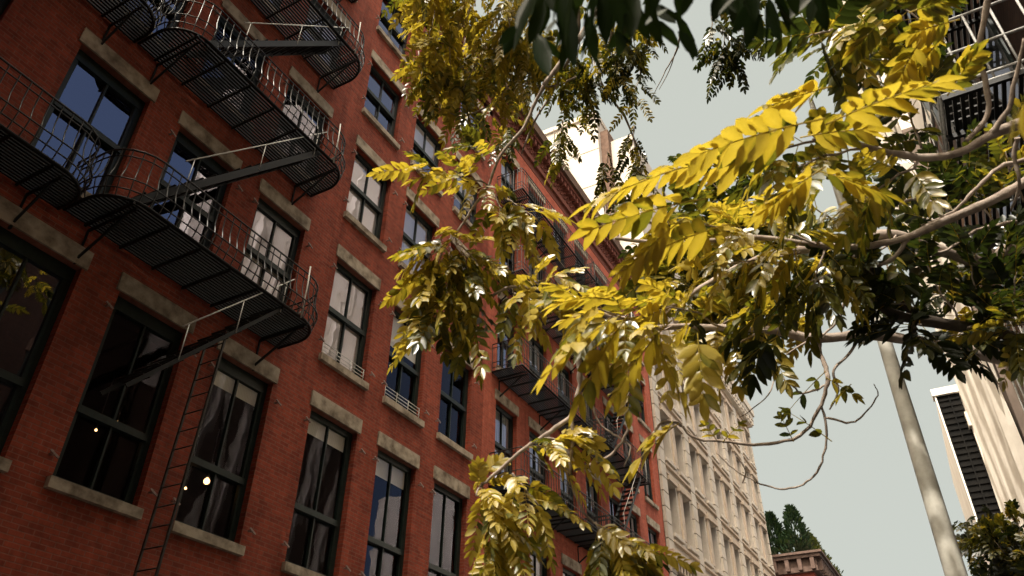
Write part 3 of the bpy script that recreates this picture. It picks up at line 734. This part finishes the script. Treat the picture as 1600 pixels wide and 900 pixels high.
# --- the yellow-leaved tree whose limbs cross from the right
t1 = thing('tree', 'yellow leaved street tree with pale limbs reaching in from the right', 'tree', (4.4, -1.5, GZ))
limb(t1, [(4.4,-1.5,GZ), (4.42,-1.52,0.2), (4.36,-1.46,1.6), (4.3,-1.42,2.4)], 0.17, 0.11, name='trunk', sides=12)
R4 = 4.6
PX(t1, [(1760,470,4.7), (1600,392,4.5), (1545,408,4.45), (1515,405,4.4), (1450,385,4.3), (1400,368,4.25), (1340,372,4.2), (1275,388,4.1), (1200,395,4.0)], 0.040, 0.018)
PX(t1, [(1800,330,4.4), (1690,232,4.2), (1600,285,4.1), (1540,318,4.05), (1475,345,4.0), (1420,370,3.95), (1350,385,3.9), (1290,384,3.8), (1180,372,3.7), (1050,380,3.5), (960,372,3.4)], 0.026, 0.008)
PX(t1, [(1720,150,3.8), (1600,190,3.6), (1545,213,3.5), (1500,238,3.45), (1437,246,3.4), (1360,232,3.3), (1300,208,3.2), (1270,220,3.2)], 0.022, 0.008)
PX(t1, [(1552,-40,3.6), (1537,33,3.6), (1530,83,3.6), (1540,130,3.6), (1543,180,3.6), (1510,220,3.55)], 0.013, 0.009)
PX(t1, [(1700,590,4.8), (1560,560,4.6), (1470,540,4.5), (1400,528,4.4), (1345,523,4.3), (1270,528,4.2), (1205,516,4.1), (1120,512,4.0), (1050,510,3.9), (970,520,3.6), (905,545,3.4)], 0.036, 0.010)
PX(t1, [(1700,560,4.7), (1550,520,4.4), (1440,500,4.2), (1385,485,4.1), (1360,430,4.05), (1335,400,4.0)], 0.034, 0.018, mat='bark_dark')
PX(t1, [(1440,500,4.2), (1350,430,4.1), (1270,440,4.0)], 0.022, 0.010, mat='bark_dark')
PX(t1, [(1280,524,4.2), (1281,550,4.2), (1290,575,4.15), (1293,600,4.1), (1280,640,4.1), (1250,680,4.1), (1190,695,4.1), (1130,690,4.05), (1085,684,4.0), (1065,665,4.0)], 0.0125, 0.006, jit=0.03)
PX(t1, [(1283,632,4.1), (1292,680,4.1), (1280,730,4.1), (1255,757,4.1), (1220,764,4.1), (1180,752,4.1), (1145,732,4.1), (1120,708,4.1)], 0.006, 0.003, jit=0.03)
PX(t1, [(1160,755,4.1), (1165,735,4.1), (1150,712,4.1)], 0.004, 0.003)
PX(t1, [(1292,600,4.15), (1255,615,4.1), (1235,600,4.0), (1215,590,4.0), (1195,625,3.9), (1155,652,3.9)], 0.006, 0.002, jit=0.04)
PX(t1, [(1290,652,4.1), (1330,660,4.1), (1352,645,4.1), (1372,618,4.1), (1365,600,4.1)], 0.006, 0.002, jit=0.04)
PX(t1, [(1345,523,4.3), (1325,555,4.25), (1302,580,4.2), (1310,610,4.2), (1296,640,4.2)], 0.009, 0.004)
PX(t1, [(1220,560,4.0), (1250,540,4.1), (1280,525,4.2)], 0.004, 0.007)
PX(t1, [(905,545,3.4), (905,590,3.4), (898,640,3.4), (870,668,3.4), (820,700,3.45), (780,735,3.5), (752,760,3.55)], 0.014, 0.007, jit=0.03)
PX(t1, [(893,650,3.4), (895,690,3.4), (890,730,3.4), (898,770,3.45), (920,810,3.5), (958,832,3.5)], 0.009, 0.004, jit=0.03)
PX(t1, [(970,590,3.5), (975,640,3.5), (982,665,3.5), (962,705,3.5), (925,725,3.5), (897,736,3.45)], 0.009, 0.006, jit=0.03)
PX(t1, [(922,620,3.5), (935,660,3.5), (965,682,3.5), (985,700,3.5), (975,730,3.5)], 0.006, 0.003, jit=0.03)
PX(t1, [(1065,665,4.0), (1035,660,3.2), (1015,690,3.0)], 0.008, 0.004)
PX(t1, [(770,462,4.4), (800,448,4.4), (850,455,4.3), (900,478,4.2), (960,495,4.1), (1030,510,3.9)], 0.008, 0.014, jit=0.02)
PX(t1, [(850,133,4.9), (833,167,4.9), (818,200,4.85), (780,246,4.8), (763,290,4.8), (735,330,4.7), (712,365,4.6), (690,385,4.6)], 0.012, 0.006, jit=0.02)
PX(t1, [(1200,395,4.0), (1110,440,3.7), (1050,480,3.5), (985,500,3.3)], 0.014, 0.007)
PX(t1, [(1050,380,3.5), (1020,350,3.2), (975,335,3.0), (930,340,2.9)], 0.008, 0.004)
PX(t1, [(850,133,4.9), (905,60,5.0), (960,-20,5.1), (1060,-120,5.0), (1300,-200,4.8)], 0.012, 0.03)
random.seed(21)
def S(tree, x0, y0, d0, x1, y1, d1, n, L, l, pairs, tint, **kw):
    a = at(x0, y0, d0); b = at(x1, y1, d1); k = kw.pop('k', 0.78)
    return shoot(tree, a, a+(b-a)*(k+0.04), n, L*k, l*0.80, pairs+1, tint, **kw)
# long leaves pointing left and right, upper right of the frame
def one(tree, lst, l, pairs, tint, droop=0.1, wf=0.46, mat='leaf', nb=None):
    """single feather leaves: (base px, base py, d, tip px, tip py, d)"""
    for (x0, y0, d0, x1, y1, d1) in lst:
        a = at(x0, y0, d0); b = at(x1, y1, d1); mb = MB()
        dv = b-a; nn = (nb or UP)+Vector((random.gauss(0, .15), random.gauss(0, .15), 0))
        dv = dv*max(0.5, 1-0.8*l/dv.length)
        compound(mb, a, dv+Vector((0,0,droop*dv.length)), nn, dv.length, l, pairs, max(0, tint+random.gauss(0, 0.10)), droop, wf, 0.003)
        part(mb, 'leaf_spray', M[mat], tree)
one(t1, [(1290,185,2.2, 1060,250,2.1), (1300,135,2.4, 1175,175,2.3), (1290,195,2.3, 1490,120,2.1), (1290,260,2.5, 1175,345,2.4)], 0.08, 8, 0.06, droop=0.12)
one(t1, [(1250,215,2.6, 1380,200,2.5), (1270,265,2.7, 1400,310,2.6), (1240,225,2.6, 1130,255,2.5)], 0.075, 7, 0.2, droop=0.12)
one(t1, [(1065,262,2.4, 900,330,2.3), (1105,310,2.5, 900,365,2.4), (1140,350,2.6, 965,420,2.4), (1190,260,2.6, 1020,265,2.5), (1070,340,2.4, 960,440,2.3)], 0.085, 7, 0.06, droop=0.14)
one(t1, [(1000,480,2.3, 865,590,2.1), (985,490,2.3, 915,625,2.2), (1050,500,2.4, 970,620,2.3), (1010,510,2.4, 1060,620,2.3), (960,470,2.4, 850,475,2.3), (1090,520,2.6, 1100,620,2.5), (930,480,2.4, 885,550,2.2)], 0.075, 6, 0.03, droop=0.35)
one(t1, [(1060,662,3.0, 985,735,2.9), (1050,668,3.0, 1010,690,2.9)], 0.10, 3, 0.10, droop=0.25)
one(t1, [(1195,520,3.3, 1175,605,3.3), (1215,525,3.3, 1140,590,3.2), (1205,480,3.3, 1130,545,3.2)], 0.085, 5, 0.75, droop=0.2)
one(t1, [(1440,60,3.0, 1390,150,3.0), (1500,30,3.1, 1400,60,3.1), (1480,150,3.2, 1540,60,3.2), (1420,20,3.0, 1510,-10,3.0), (1380,30,3.2, 1320,95,3.2), (1470,60,3.2, 1420,130,3.2)], 0.065, 8, 0.2)
one(t1, [(1300,690,4.0, 1215,632,4.0), (1290,590,4.1, 1345,625,4.1), (1290,580,4.1, 1225,650,4.1)], 0.06, 3, 0.45)
for q in ([(1600,250,4.3),(1560,262,4.2),(1520,300,4.1),(1490,330,4.05),(1440,352,4.0)], [(1590,215,4.0),(1585,245,4.0),(1592,290,4.0),(1580,330,4.1)], [(1600,345,4.6),(1560,352,4.5),(1525,360,4.4),(1480,390,4.3),(1430,395,4.25)],
          [(1545,213,3.5),(1575,170,3.5),(1590,110,3.5),(1600,60,3.5)], [(1450,385,4.3),(1470,420,4.3),(1500,440,4.3)], [(1600,470,4.4),(1560,480,4.3),(1520,510,4.3),(1480,515,4.3)], [(1340,372,4.2),(1318,410,4.2),(1322,450,4.2),(1310,500,4.2),(1283,524,4.2)],
          [(1420,370,3.95),(1400,400,3.95),(1370,415,3.95),(1330,418,3.9),(1290,432,3.9)], [(1475,345,4.0),(1460,320,4.0),(1430,310,4.0),(1400,322,3.95)]):
    PX(t1, q, 0.011, 0.005, jit=0.03)
# leafy shoots through the middle and the right
mid = [
 (1290,390,3.6, 1150,330,3.3, 9, .34, .085, 6, .20), (1250,395,3.7, 1080,420,3.3, 10, .34, .085, 6, .25), (1180,372,3.6, 1040,330,3.2, 9, .32, .085, 6, .12),
 (1130,512,3.8, 1010,460,3.2, 9, .32, .085, 6, .18), (1200,516,4.0, 1100,560,3.6, 9, .32, .08, 6, .30), (1050,510,3.8, 930,500,3.2, 9, .32, .09, 5, .08),
 (1050,480,3.5, 960,560,3.1, 8, .30, .09, 5, .05), (1270,440,4.0, 1160,470,3.6, 9, .34, .08, 6, .42), (1340,372,4.1, 1230,300,3.6, 9, .34, .08, 6, .35),
 (1360,232,3.3, 1210,270,3.0, 8, .34, .085, 6, .22), (1437,246,3.4, 1330,330,3.2, 8, .32, .08, 6, .35), (1275,220,3.2, 1170,250,2.9, 7, .32, .08, 6, .15),
 (1400,368,4.2, 1310,440,3.9, 10, .34, .08, 6, .60), (1290,384,3.8, 1260,470,3.6, 9, .32, .08, 6, .55),
 (985,500,3.3, 885,470,3.0, 7, .28, .085, 5, .05), (1120,512,4.0, 1180,470,4.4, 8, .34, .08, 6, .40),
 (1080,400,4.6, 1010,300,4.6, 9, .38, .07, 7, .62), (1180,330,5.2, 1060,250,5.2, 10, .4, .075, 8, .75), (1240,300,5.2, 1120,280,5.4, 10, .4, .075, 8, .8),
 (1320,300,5.0, 1380,230,5.2, 9, .4, .075, 7, .7), (1180,440,5.0, 1080,470,5.2, 9, .4, .07, 7, .5), (1210,420,5, 1260,340,5.2, 9, .4, .07, 7, .7)]
for q in mid: S(t1, *q)
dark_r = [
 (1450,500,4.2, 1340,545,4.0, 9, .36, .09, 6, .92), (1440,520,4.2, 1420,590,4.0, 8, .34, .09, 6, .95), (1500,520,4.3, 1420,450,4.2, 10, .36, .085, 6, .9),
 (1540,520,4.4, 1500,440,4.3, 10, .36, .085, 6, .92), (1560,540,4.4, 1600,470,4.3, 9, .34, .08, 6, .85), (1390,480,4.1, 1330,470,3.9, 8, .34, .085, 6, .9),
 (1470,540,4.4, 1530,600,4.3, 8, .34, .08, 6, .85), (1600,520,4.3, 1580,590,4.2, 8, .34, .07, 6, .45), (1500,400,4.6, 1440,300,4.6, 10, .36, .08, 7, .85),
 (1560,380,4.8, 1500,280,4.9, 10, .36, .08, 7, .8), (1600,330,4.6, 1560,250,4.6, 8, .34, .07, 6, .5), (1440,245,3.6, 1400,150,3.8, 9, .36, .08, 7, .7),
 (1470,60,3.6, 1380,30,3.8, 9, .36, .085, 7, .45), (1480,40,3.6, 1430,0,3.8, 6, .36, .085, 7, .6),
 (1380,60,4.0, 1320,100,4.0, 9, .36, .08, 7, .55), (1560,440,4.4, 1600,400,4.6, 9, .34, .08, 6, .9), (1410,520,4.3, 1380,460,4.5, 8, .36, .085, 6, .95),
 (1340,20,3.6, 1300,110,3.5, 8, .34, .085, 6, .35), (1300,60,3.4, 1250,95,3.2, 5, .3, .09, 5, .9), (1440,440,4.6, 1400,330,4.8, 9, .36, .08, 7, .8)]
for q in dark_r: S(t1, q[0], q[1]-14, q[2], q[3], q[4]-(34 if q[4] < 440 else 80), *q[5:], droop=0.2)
# hanging sprays in front of the brick wall
random.seed(91)
for k in range(30):
    a = random.uniform(0, 6.28); r_ = math.sqrt(random.random())
    x = 1135+165*r_*math.cos(a); y = 425+115*r_*math.sin(a); dd = random.uniform(4.4, 6.2)
    S(t1, x+random.uniform(20, 70), y+random.uniform(-30, 20), dd+.1, x, y, dd, 8, .34, .085, 6, random.choice((.05, .1, .25, .4, .7, .85)), droop=.25)
for k in range(22):
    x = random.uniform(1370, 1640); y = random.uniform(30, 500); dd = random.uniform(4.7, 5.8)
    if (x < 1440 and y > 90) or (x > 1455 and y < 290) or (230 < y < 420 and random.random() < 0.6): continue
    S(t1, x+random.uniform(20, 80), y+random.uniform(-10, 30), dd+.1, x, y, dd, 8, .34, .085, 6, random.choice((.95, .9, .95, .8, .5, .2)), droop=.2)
hang = [
 (712,365,4.6, 655,420,4.4, 9, .32, .085, 6, .08), (712,372,4.6, 740,450,4.4, 11, .34, .085, 6, .30), (700,380,4.6, 640,480,4.3, 10, .33, .085, 6, .10),
 (705,390,4.6, 690,500,4.3, 12, .34, .085, 6, .30), (715,380,4.6, 770,430,4.4, 9, .33, .08, 7, .15), (690,470,4.5, 650,520,4.3, 7, .3, .08, 6, .22), (720,450,4.5, 740,520,4.4, 9, .32, .08, 6, .35),
 (763,290,4.8, 690,262,4.6, 8, .30, .075, 6, .10), (770,300,4.8, 800,360,4.6, 9, .32, .08, 6, .12), (790,310,4.8, 850,350,4.6, 8, .32, .08, 7, .20), (690,262,4.7, 640,268,4.6, 5, .28, .075, 6, .06),
 (780,246,4.8, 730,225,4.8, 5, .28, .07, 6, .4), (800,450,4.4, 830,490,4.2, 8, .32, .08, 6, .18), (860,456,4.3, 890,480,4.2, 8, .32, .08, 6, .15), (820,445,4.3, 880,430,4.1, 7, .3, .085, 6, .10),
 (752,760,3.55, 775,800,3.5, 8, .27, .065, 7, .08), (760,775,3.55, 800,850,3.5, 9, .27, .065, 7, .12), (800,740,3.5, 850,800,3.4, 7, .27, .065, 7, .06), (770,840,3.55, 770,900,3.5, 8, .27, .065, 7, .12), (745,775,3.5, 760,730,3.6, 5, .22, .06, 6, .03),
 (930,815,3.5, 960,870,3.5, 10, .27, .065, 7, .15), (958,832,3.5, 1010,870,3.5, 9, .27, .065, 7, .12), (950,850,3.5, 950,910,3.5, 9, .27, .065, 7, .18),
 (820,700,3.45, 875,690,3.4, 6, .26, .065, 6, .08), (850,685,3.4, 920,690,3.4, 7, .26, .06, 6, .15)]
for q in hang: S(t1, *q)
one(t1, [(1240,690,4.0,1215,640,3.9), (1130,690,4.0,1165,655,3.9), (1120,688,4.0,1095,655,3.9), (1330,600,4.1,1300,630,4.0)], 0.05, 3, 0.3)

random.seed(77)
limb(t1, [(4.3,-1.42,2.4), (3.5,-2.0,5.0), (3.9,-1.7,9.0), (6.5,-1.0,13.0)], 0.11, 0.04)
for k in range(100):   # the tall crown above the frame, seen only in the windows opposite
    p = Vector((random.uniform(5.0, 8.6), random.uniform(-2.0, 2.5), random.uniform(11.6, 14.5)))
    shoot(t1, p, p+Vector((random.uniform(-.9,.9), random.uniform(-.9,.9), random.uniform(-.6,.2))), 9, .55, .16, 6, .35, wf=.45)
for k in range(18):
    x = random.uniform(4.0, 7.4); p = Vector((x, random.uniform(-1.2, 0.6), 1.42*x+1.2+random.uniform(0.3, 3.0)))
    shoot(t1, p, p+Vector((random.uniform(-.6,.6), random.uniform(-.6,.6), random.uniform(-.1,.3))), 8, .4, .12, 6, .45)
k = 0
while k < 22:      # crown between the sun and the lamp post: it dapples the post
    q = Vector((9.0, -0.05, random.uniform(1.6, 6.6)))+to_sun*random.uniform(6.0, 8.6)+Vector((0, random.gauss(0, .22), random.gauss(0, .25)))
    if q.z < 1.5*q.x+0.6: continue
    shoot(t1, q, q+Vector((random.uniform(-.3,.3), random.uniform(-.3,.3), random.uniform(-.1,.2))), 3, .20, .13, 3, .45); k += 1
# --- second tree: small leaves high up, upper middle of the frame
t2 = thing('tree', 'taller tree with small olive leaves hanging high in front of the brick roofline', 'tree', (-2.2, 3.4, GZ))
limb(t2, [(-2.2,3.4,GZ), (-2.2,3.4,1), (-2.0,3.3,4), (-1.4,3.1,6.2)], 0.22, 0.15, name='trunk', sides=12)
limb(t2, [(-1.4,3.1,6.2), (0.5,2.8,7.8), (2.5,2.4,8.4), (4.2,2.0,8.6)], 0.12, 0.05)
limb(t2, [(-1.4,3.1,6.2), (0.0,3.6,7.6), (1.8,3.8,8.0), (3.6,3.4,7.8)], 0.10, 0.04)
limb(t2, [(2.5,2.4,8.4), (4.0,1.6,8.6), (5.0,0.9,8.5)], 0.05, 0.03)
PX(t2, [(800,-80,8.8), (740,-10,8.6), (700,60,8.4), (680,120,8.2)], 0.03, 0.008)
PX(t2, [(880,-80,8.8), (905,40,8.6), (870,130,8.6), (835,190,8.4), (815,240,8.2)], 0.025, 0.006)
PX(t2, [(960,-80,9.2), (955,60,9.2), (935,120,9.2), (985,200,9.2), (1000,290,9.0), (975,330,9.0)], 0.025, 0.005)
PX(t2, [(1060,-60,9.4), (1062,60,9.4), (1040,110,9.4), (1020,150,9.4)], 0.012, 0.003)
PX(t2, [(1066,40,9.4), (1050,100,9.4), (1030,140,9.4)], 0.009, 0.003)
PX(t2, [(780,170,8.0), (800,130,8.0), (860,135,8.2), (900,120,8.4)], 0.006, 0.012)
PX(t2, [(700,175,7.8), (722,182,7.8), (750,172,7.8), (775,160,7.8)], 0.004, 0.010)
random.seed(33)
far = []
for k in range(36):
    x = random.uniform(640, 850); y = random.uniform(-60, 150)
    if x < 680: y = min(y, 120)
    far.append((x+random.uniform(-10,40), y-40, random.uniform(7.6, 8.8), x, y+random.uniform(10, 40), random.uniform(7.4, 8.6), 9, .36, .085, 7, random.choice((.04, .15, .28))))
for k in range(16):
    x = random.uniform(870, 1010); y = random.uniform(50, 165)
    far.append((x, y-40, random.uniform(8.4, 9.4), x+random.uniform(-20, 20), y+20, random.uniform(8.4, 9.2), 7, .34, .08, 7, random.choice((.45, .6, .75, .35))))
for (x, y) in ((885,225), (870,240), (985,235), (1000,270), (965,305), (945,275), (1000,305), (1130,80), (1110,60), (1150,100), (1120,110), (1160,70), (760,200), (790,215), (735,195)):
    far.append((x+random.uniform(-8, 8), y-38, 8.8, x, y+8, 8.6, 7, .32, .08, 7, random.choice((.45, .6, .5)) if x < 1090 else .85))
for q in far: S(t2, *q, droop=0.5, k=0.88)
for k in range(14):   # the crown above the frame
    x = random.uniform(650, 1300); y = random.uniform(-330, -90)
    S(t2, x, y-30, 9.0, x+random.uniform(-60, 60), y+30, 8.8, 10, .4, .09, 7, .5)

for k in range(95):   # unseen crown left of the frame, added to darken the lower wall
    p = Vector((random.uniform(-5.0, -0.6), random.uniform(3.4, 8.4), random.uniform(3.2, 7.6)))
    shoot(t2, p, p+Vector((random.uniform(-.7,.7), random.uniform(-.7,.7), random.uniform(-.5,.2))), 9, .55, .20, 6, .5, wf=.55, twig=0)
# --- overhead broad dark leaves close to the lens
t3 = thing('tree', 'dark broad leaved branch hanging close overhead at the top of the view', 'tree', (-2.6, -0.9, GZ))
limb(t3, [(-2.6,-0.9,GZ), (-2.6,-0.9,0.5), (-2.3,-0.8,1.8), (-1.6,-0.6,2.6)], 0.13, 0.08, name='trunk', mat='bark_dark', sides=12)
limb(t3, [(-1.6,-0.6,2.6), (-0.8,-0.3,2.6), (0.0,0.1,2.2), (0.5,0.2,1.75)], 0.05, 0.014, mat='bark_dark')
random.seed(44)
def broad(lst, tint=0.6, wf=0.34, mat='leaf_dark'):
    for (x0, y0, x1, y1, d) in lst:
        mb = MB(); a = at(x0, y0, d); b = at(x1, y1, d*random.uniform(0.95, 1.05)); dv = (b-a)*0.80
        nn = -FWD*0.4+UP*0.8+Vector((random.gauss(0, .4), random.gauss(0, .4), 0)); dn = dv.normalized(); nn = (nn-dn*nn.dot(dn)).normalized()
        leaflet(mb, a, dn, nn, dv.length, dv.length*wf, min(.95, random.gauss(tint, .1)), 0.0)
        part(mb, 'leaf', M[mat], t3)
broad([(850,-30,790,110,1.25), (870,-20,905,140,1.2), (830,-10,800,60,1.3), (900,-30,880,105,1.15), (930,-20,900,130,1.2), (905,10,868,145,1.25), (915,20,935,120,1.2),
 (960,-30,975,70,1.1), (940,-20,950,95,1.2), (990,-20,985,85,1.15), (1010,-30,1040,75,1.2), (1060,-40,1065,55,1.25), (1030,-40,1015,40,1.15), (870,30,850,60,1.2), (1000,0,965,70,1.3),
 (880,-40,860,60,1.1), (920,-40,925,70,1.15), (950,-40,1000,50,1.1), (850,0,820,90,1.3), (895,0,890,120,1.18), (1085,-30,1060,40,1.2)], 0.7, 0.30)
broad([(1190,-10,1130,70,1.35), (1185,0,1160,98,1.35), (1195,0,1195,105,1.35), (1200,-5,1225,85,1.35), (1205,-10,1265,68,1.35), (1170,-20,1110,35,1.3), (1230,-30,1250,40,1.3), (1210,-20,1240,72,1.35), (1165,-40,1185,55,1.3), (1260,-30,1290,35,1.35)], 0.75, 0.30)
more = []
for k in range(30):
    x = random.uniform(805, 1075); y = random.uniform(-40, 60); a = random.uniform(-1.0, 1.0); l_ = random.uniform(55, 105)
    more.append((x, y, x+l_*math.sin(a), y+l_*math.cos(a), random.uniform(1.3, 1.8)))
for k in range(14):
    x = random.uniform(1120, 1290); y = random.uniform(-50, 10); a = random.uniform(-1.1, 1.1); l_ = random.uniform(55, 95)
    more.append((x, y, x+l_*math.sin(a), y+l_*math.cos(a), random.uniform(1.35, 1.8)))
broad(more, 0.7, 0.36)
broad([(1585,170,1572,255,0.85), (1600,160,1612,240,0.85)], 0.0, 0.36, 'leaf')
# its crown above and behind the lens shades these leaves
for k in range(26):
    p = Vector((random.uniform(-2.6, 0.1), random.uniform(-1.6, 1.6), random.uniform(2.3, 3.6)))
    shoot(t3, p, p+Vector((random.uniform(-.5,.5), random.uniform(-.5,.5), random.uniform(-.1,.3))), 10, .4, .12, 6, .6, mat='leaf_dark', bark='bark_dark', name='leaf_spray')

# --- small tree low on the right
t4 = thing('tree', 'small bushy green tree at the lower right edge below the finned building', 'tree', (13.5, -0.9, GZ))
limb(t4, [(13.5,-0.9,GZ), (13.5,-0.9,1.0), (13.45,-0.95,2.6), (13.5,-1.0,3.6)], 0.09, 0.03, name='trunk', mat='bark_dark')
random.seed(55)
for k in range(34):
    x = random.gauss(1570, 38); y = random.uniform(795, 930)
    if x < 1500: x = 1505
    S(t4, x+20, y+25, random.uniform(12.6, 14.6), x, y, random.uniform(12.8, 14.4), 8, .40, .12, 5, random.choice((.85, .9, .6, .35)))
# --- roof garden shrubs
def conifer(x, y, z, h, r, label, tint=0.55, n=900):
    t = thing('rooftop_shrub', label, 'shrub', (x, y, z), 'shrubs of the roof garden')
    b = MB(); b.tube([(x, y, z), (x, y, z+h*0.85)], 0.08, 6, 0.02); part(b, 'trunk', M['bark_dark'], t)
    mb = MB()
    for k in range(n):
        u = random.random()**0.8; a = random.uniform(0, 6.283); rr = r*(1-u)**0.75*(0.55+0.45*random.random())*(1+0.25*math.sin(3*a+u*9))
        p = Vector((x+rr*math.cos(a), y+rr*math.sin(a), z+0.1+u*h))
        d = Vector((math.cos(a), math.sin(a), 0.9+random.gauss(0, .4))).normalized()
        nn = d.orthogonal().normalized()
        leaflet(mb, p, d, nn, random.uniform(.35, .6), random.uniform(.12, .22), min(.95, max(0, random.gauss(tint, .2))), 0.0)
    part(mb, 'crown', M['conifer'], t)
random.seed(66)
conifer(76, 11.6, ZT, 4.6, 1.5, 'pointed dark conifer nearest the cornice corner, tallest of the roof garden', .6)
conifer(76, 13.6, ZT, 4.2, 1.3, 'pointed dark conifer second from the cornice corner of the roof garden', .6)
conifer(76, 15.4, ZT, 3.6, 1.5, 'bushy dark shrub of the roof garden beside the beige stone building', .5)
conifer(76.5, 12.6, ZT, 2.2, 2.2, 'low spreading dark shrub filling the gap between the roof garden conifers', .6)
conifer(80, 11.2, ZT, 3.0, 1.6, 'yellowish sunlit shrub behind the corner conifer along the roof edge', .0)
conifer(84, 11.2, ZT, 2.6, 1.6, 'green shrub midway along the receding roof edge', .3)
conifer(89, 11.2, ZT, 2.4, 1.6, 'yellowish shrub at the far lower end of the roof garden', .0)
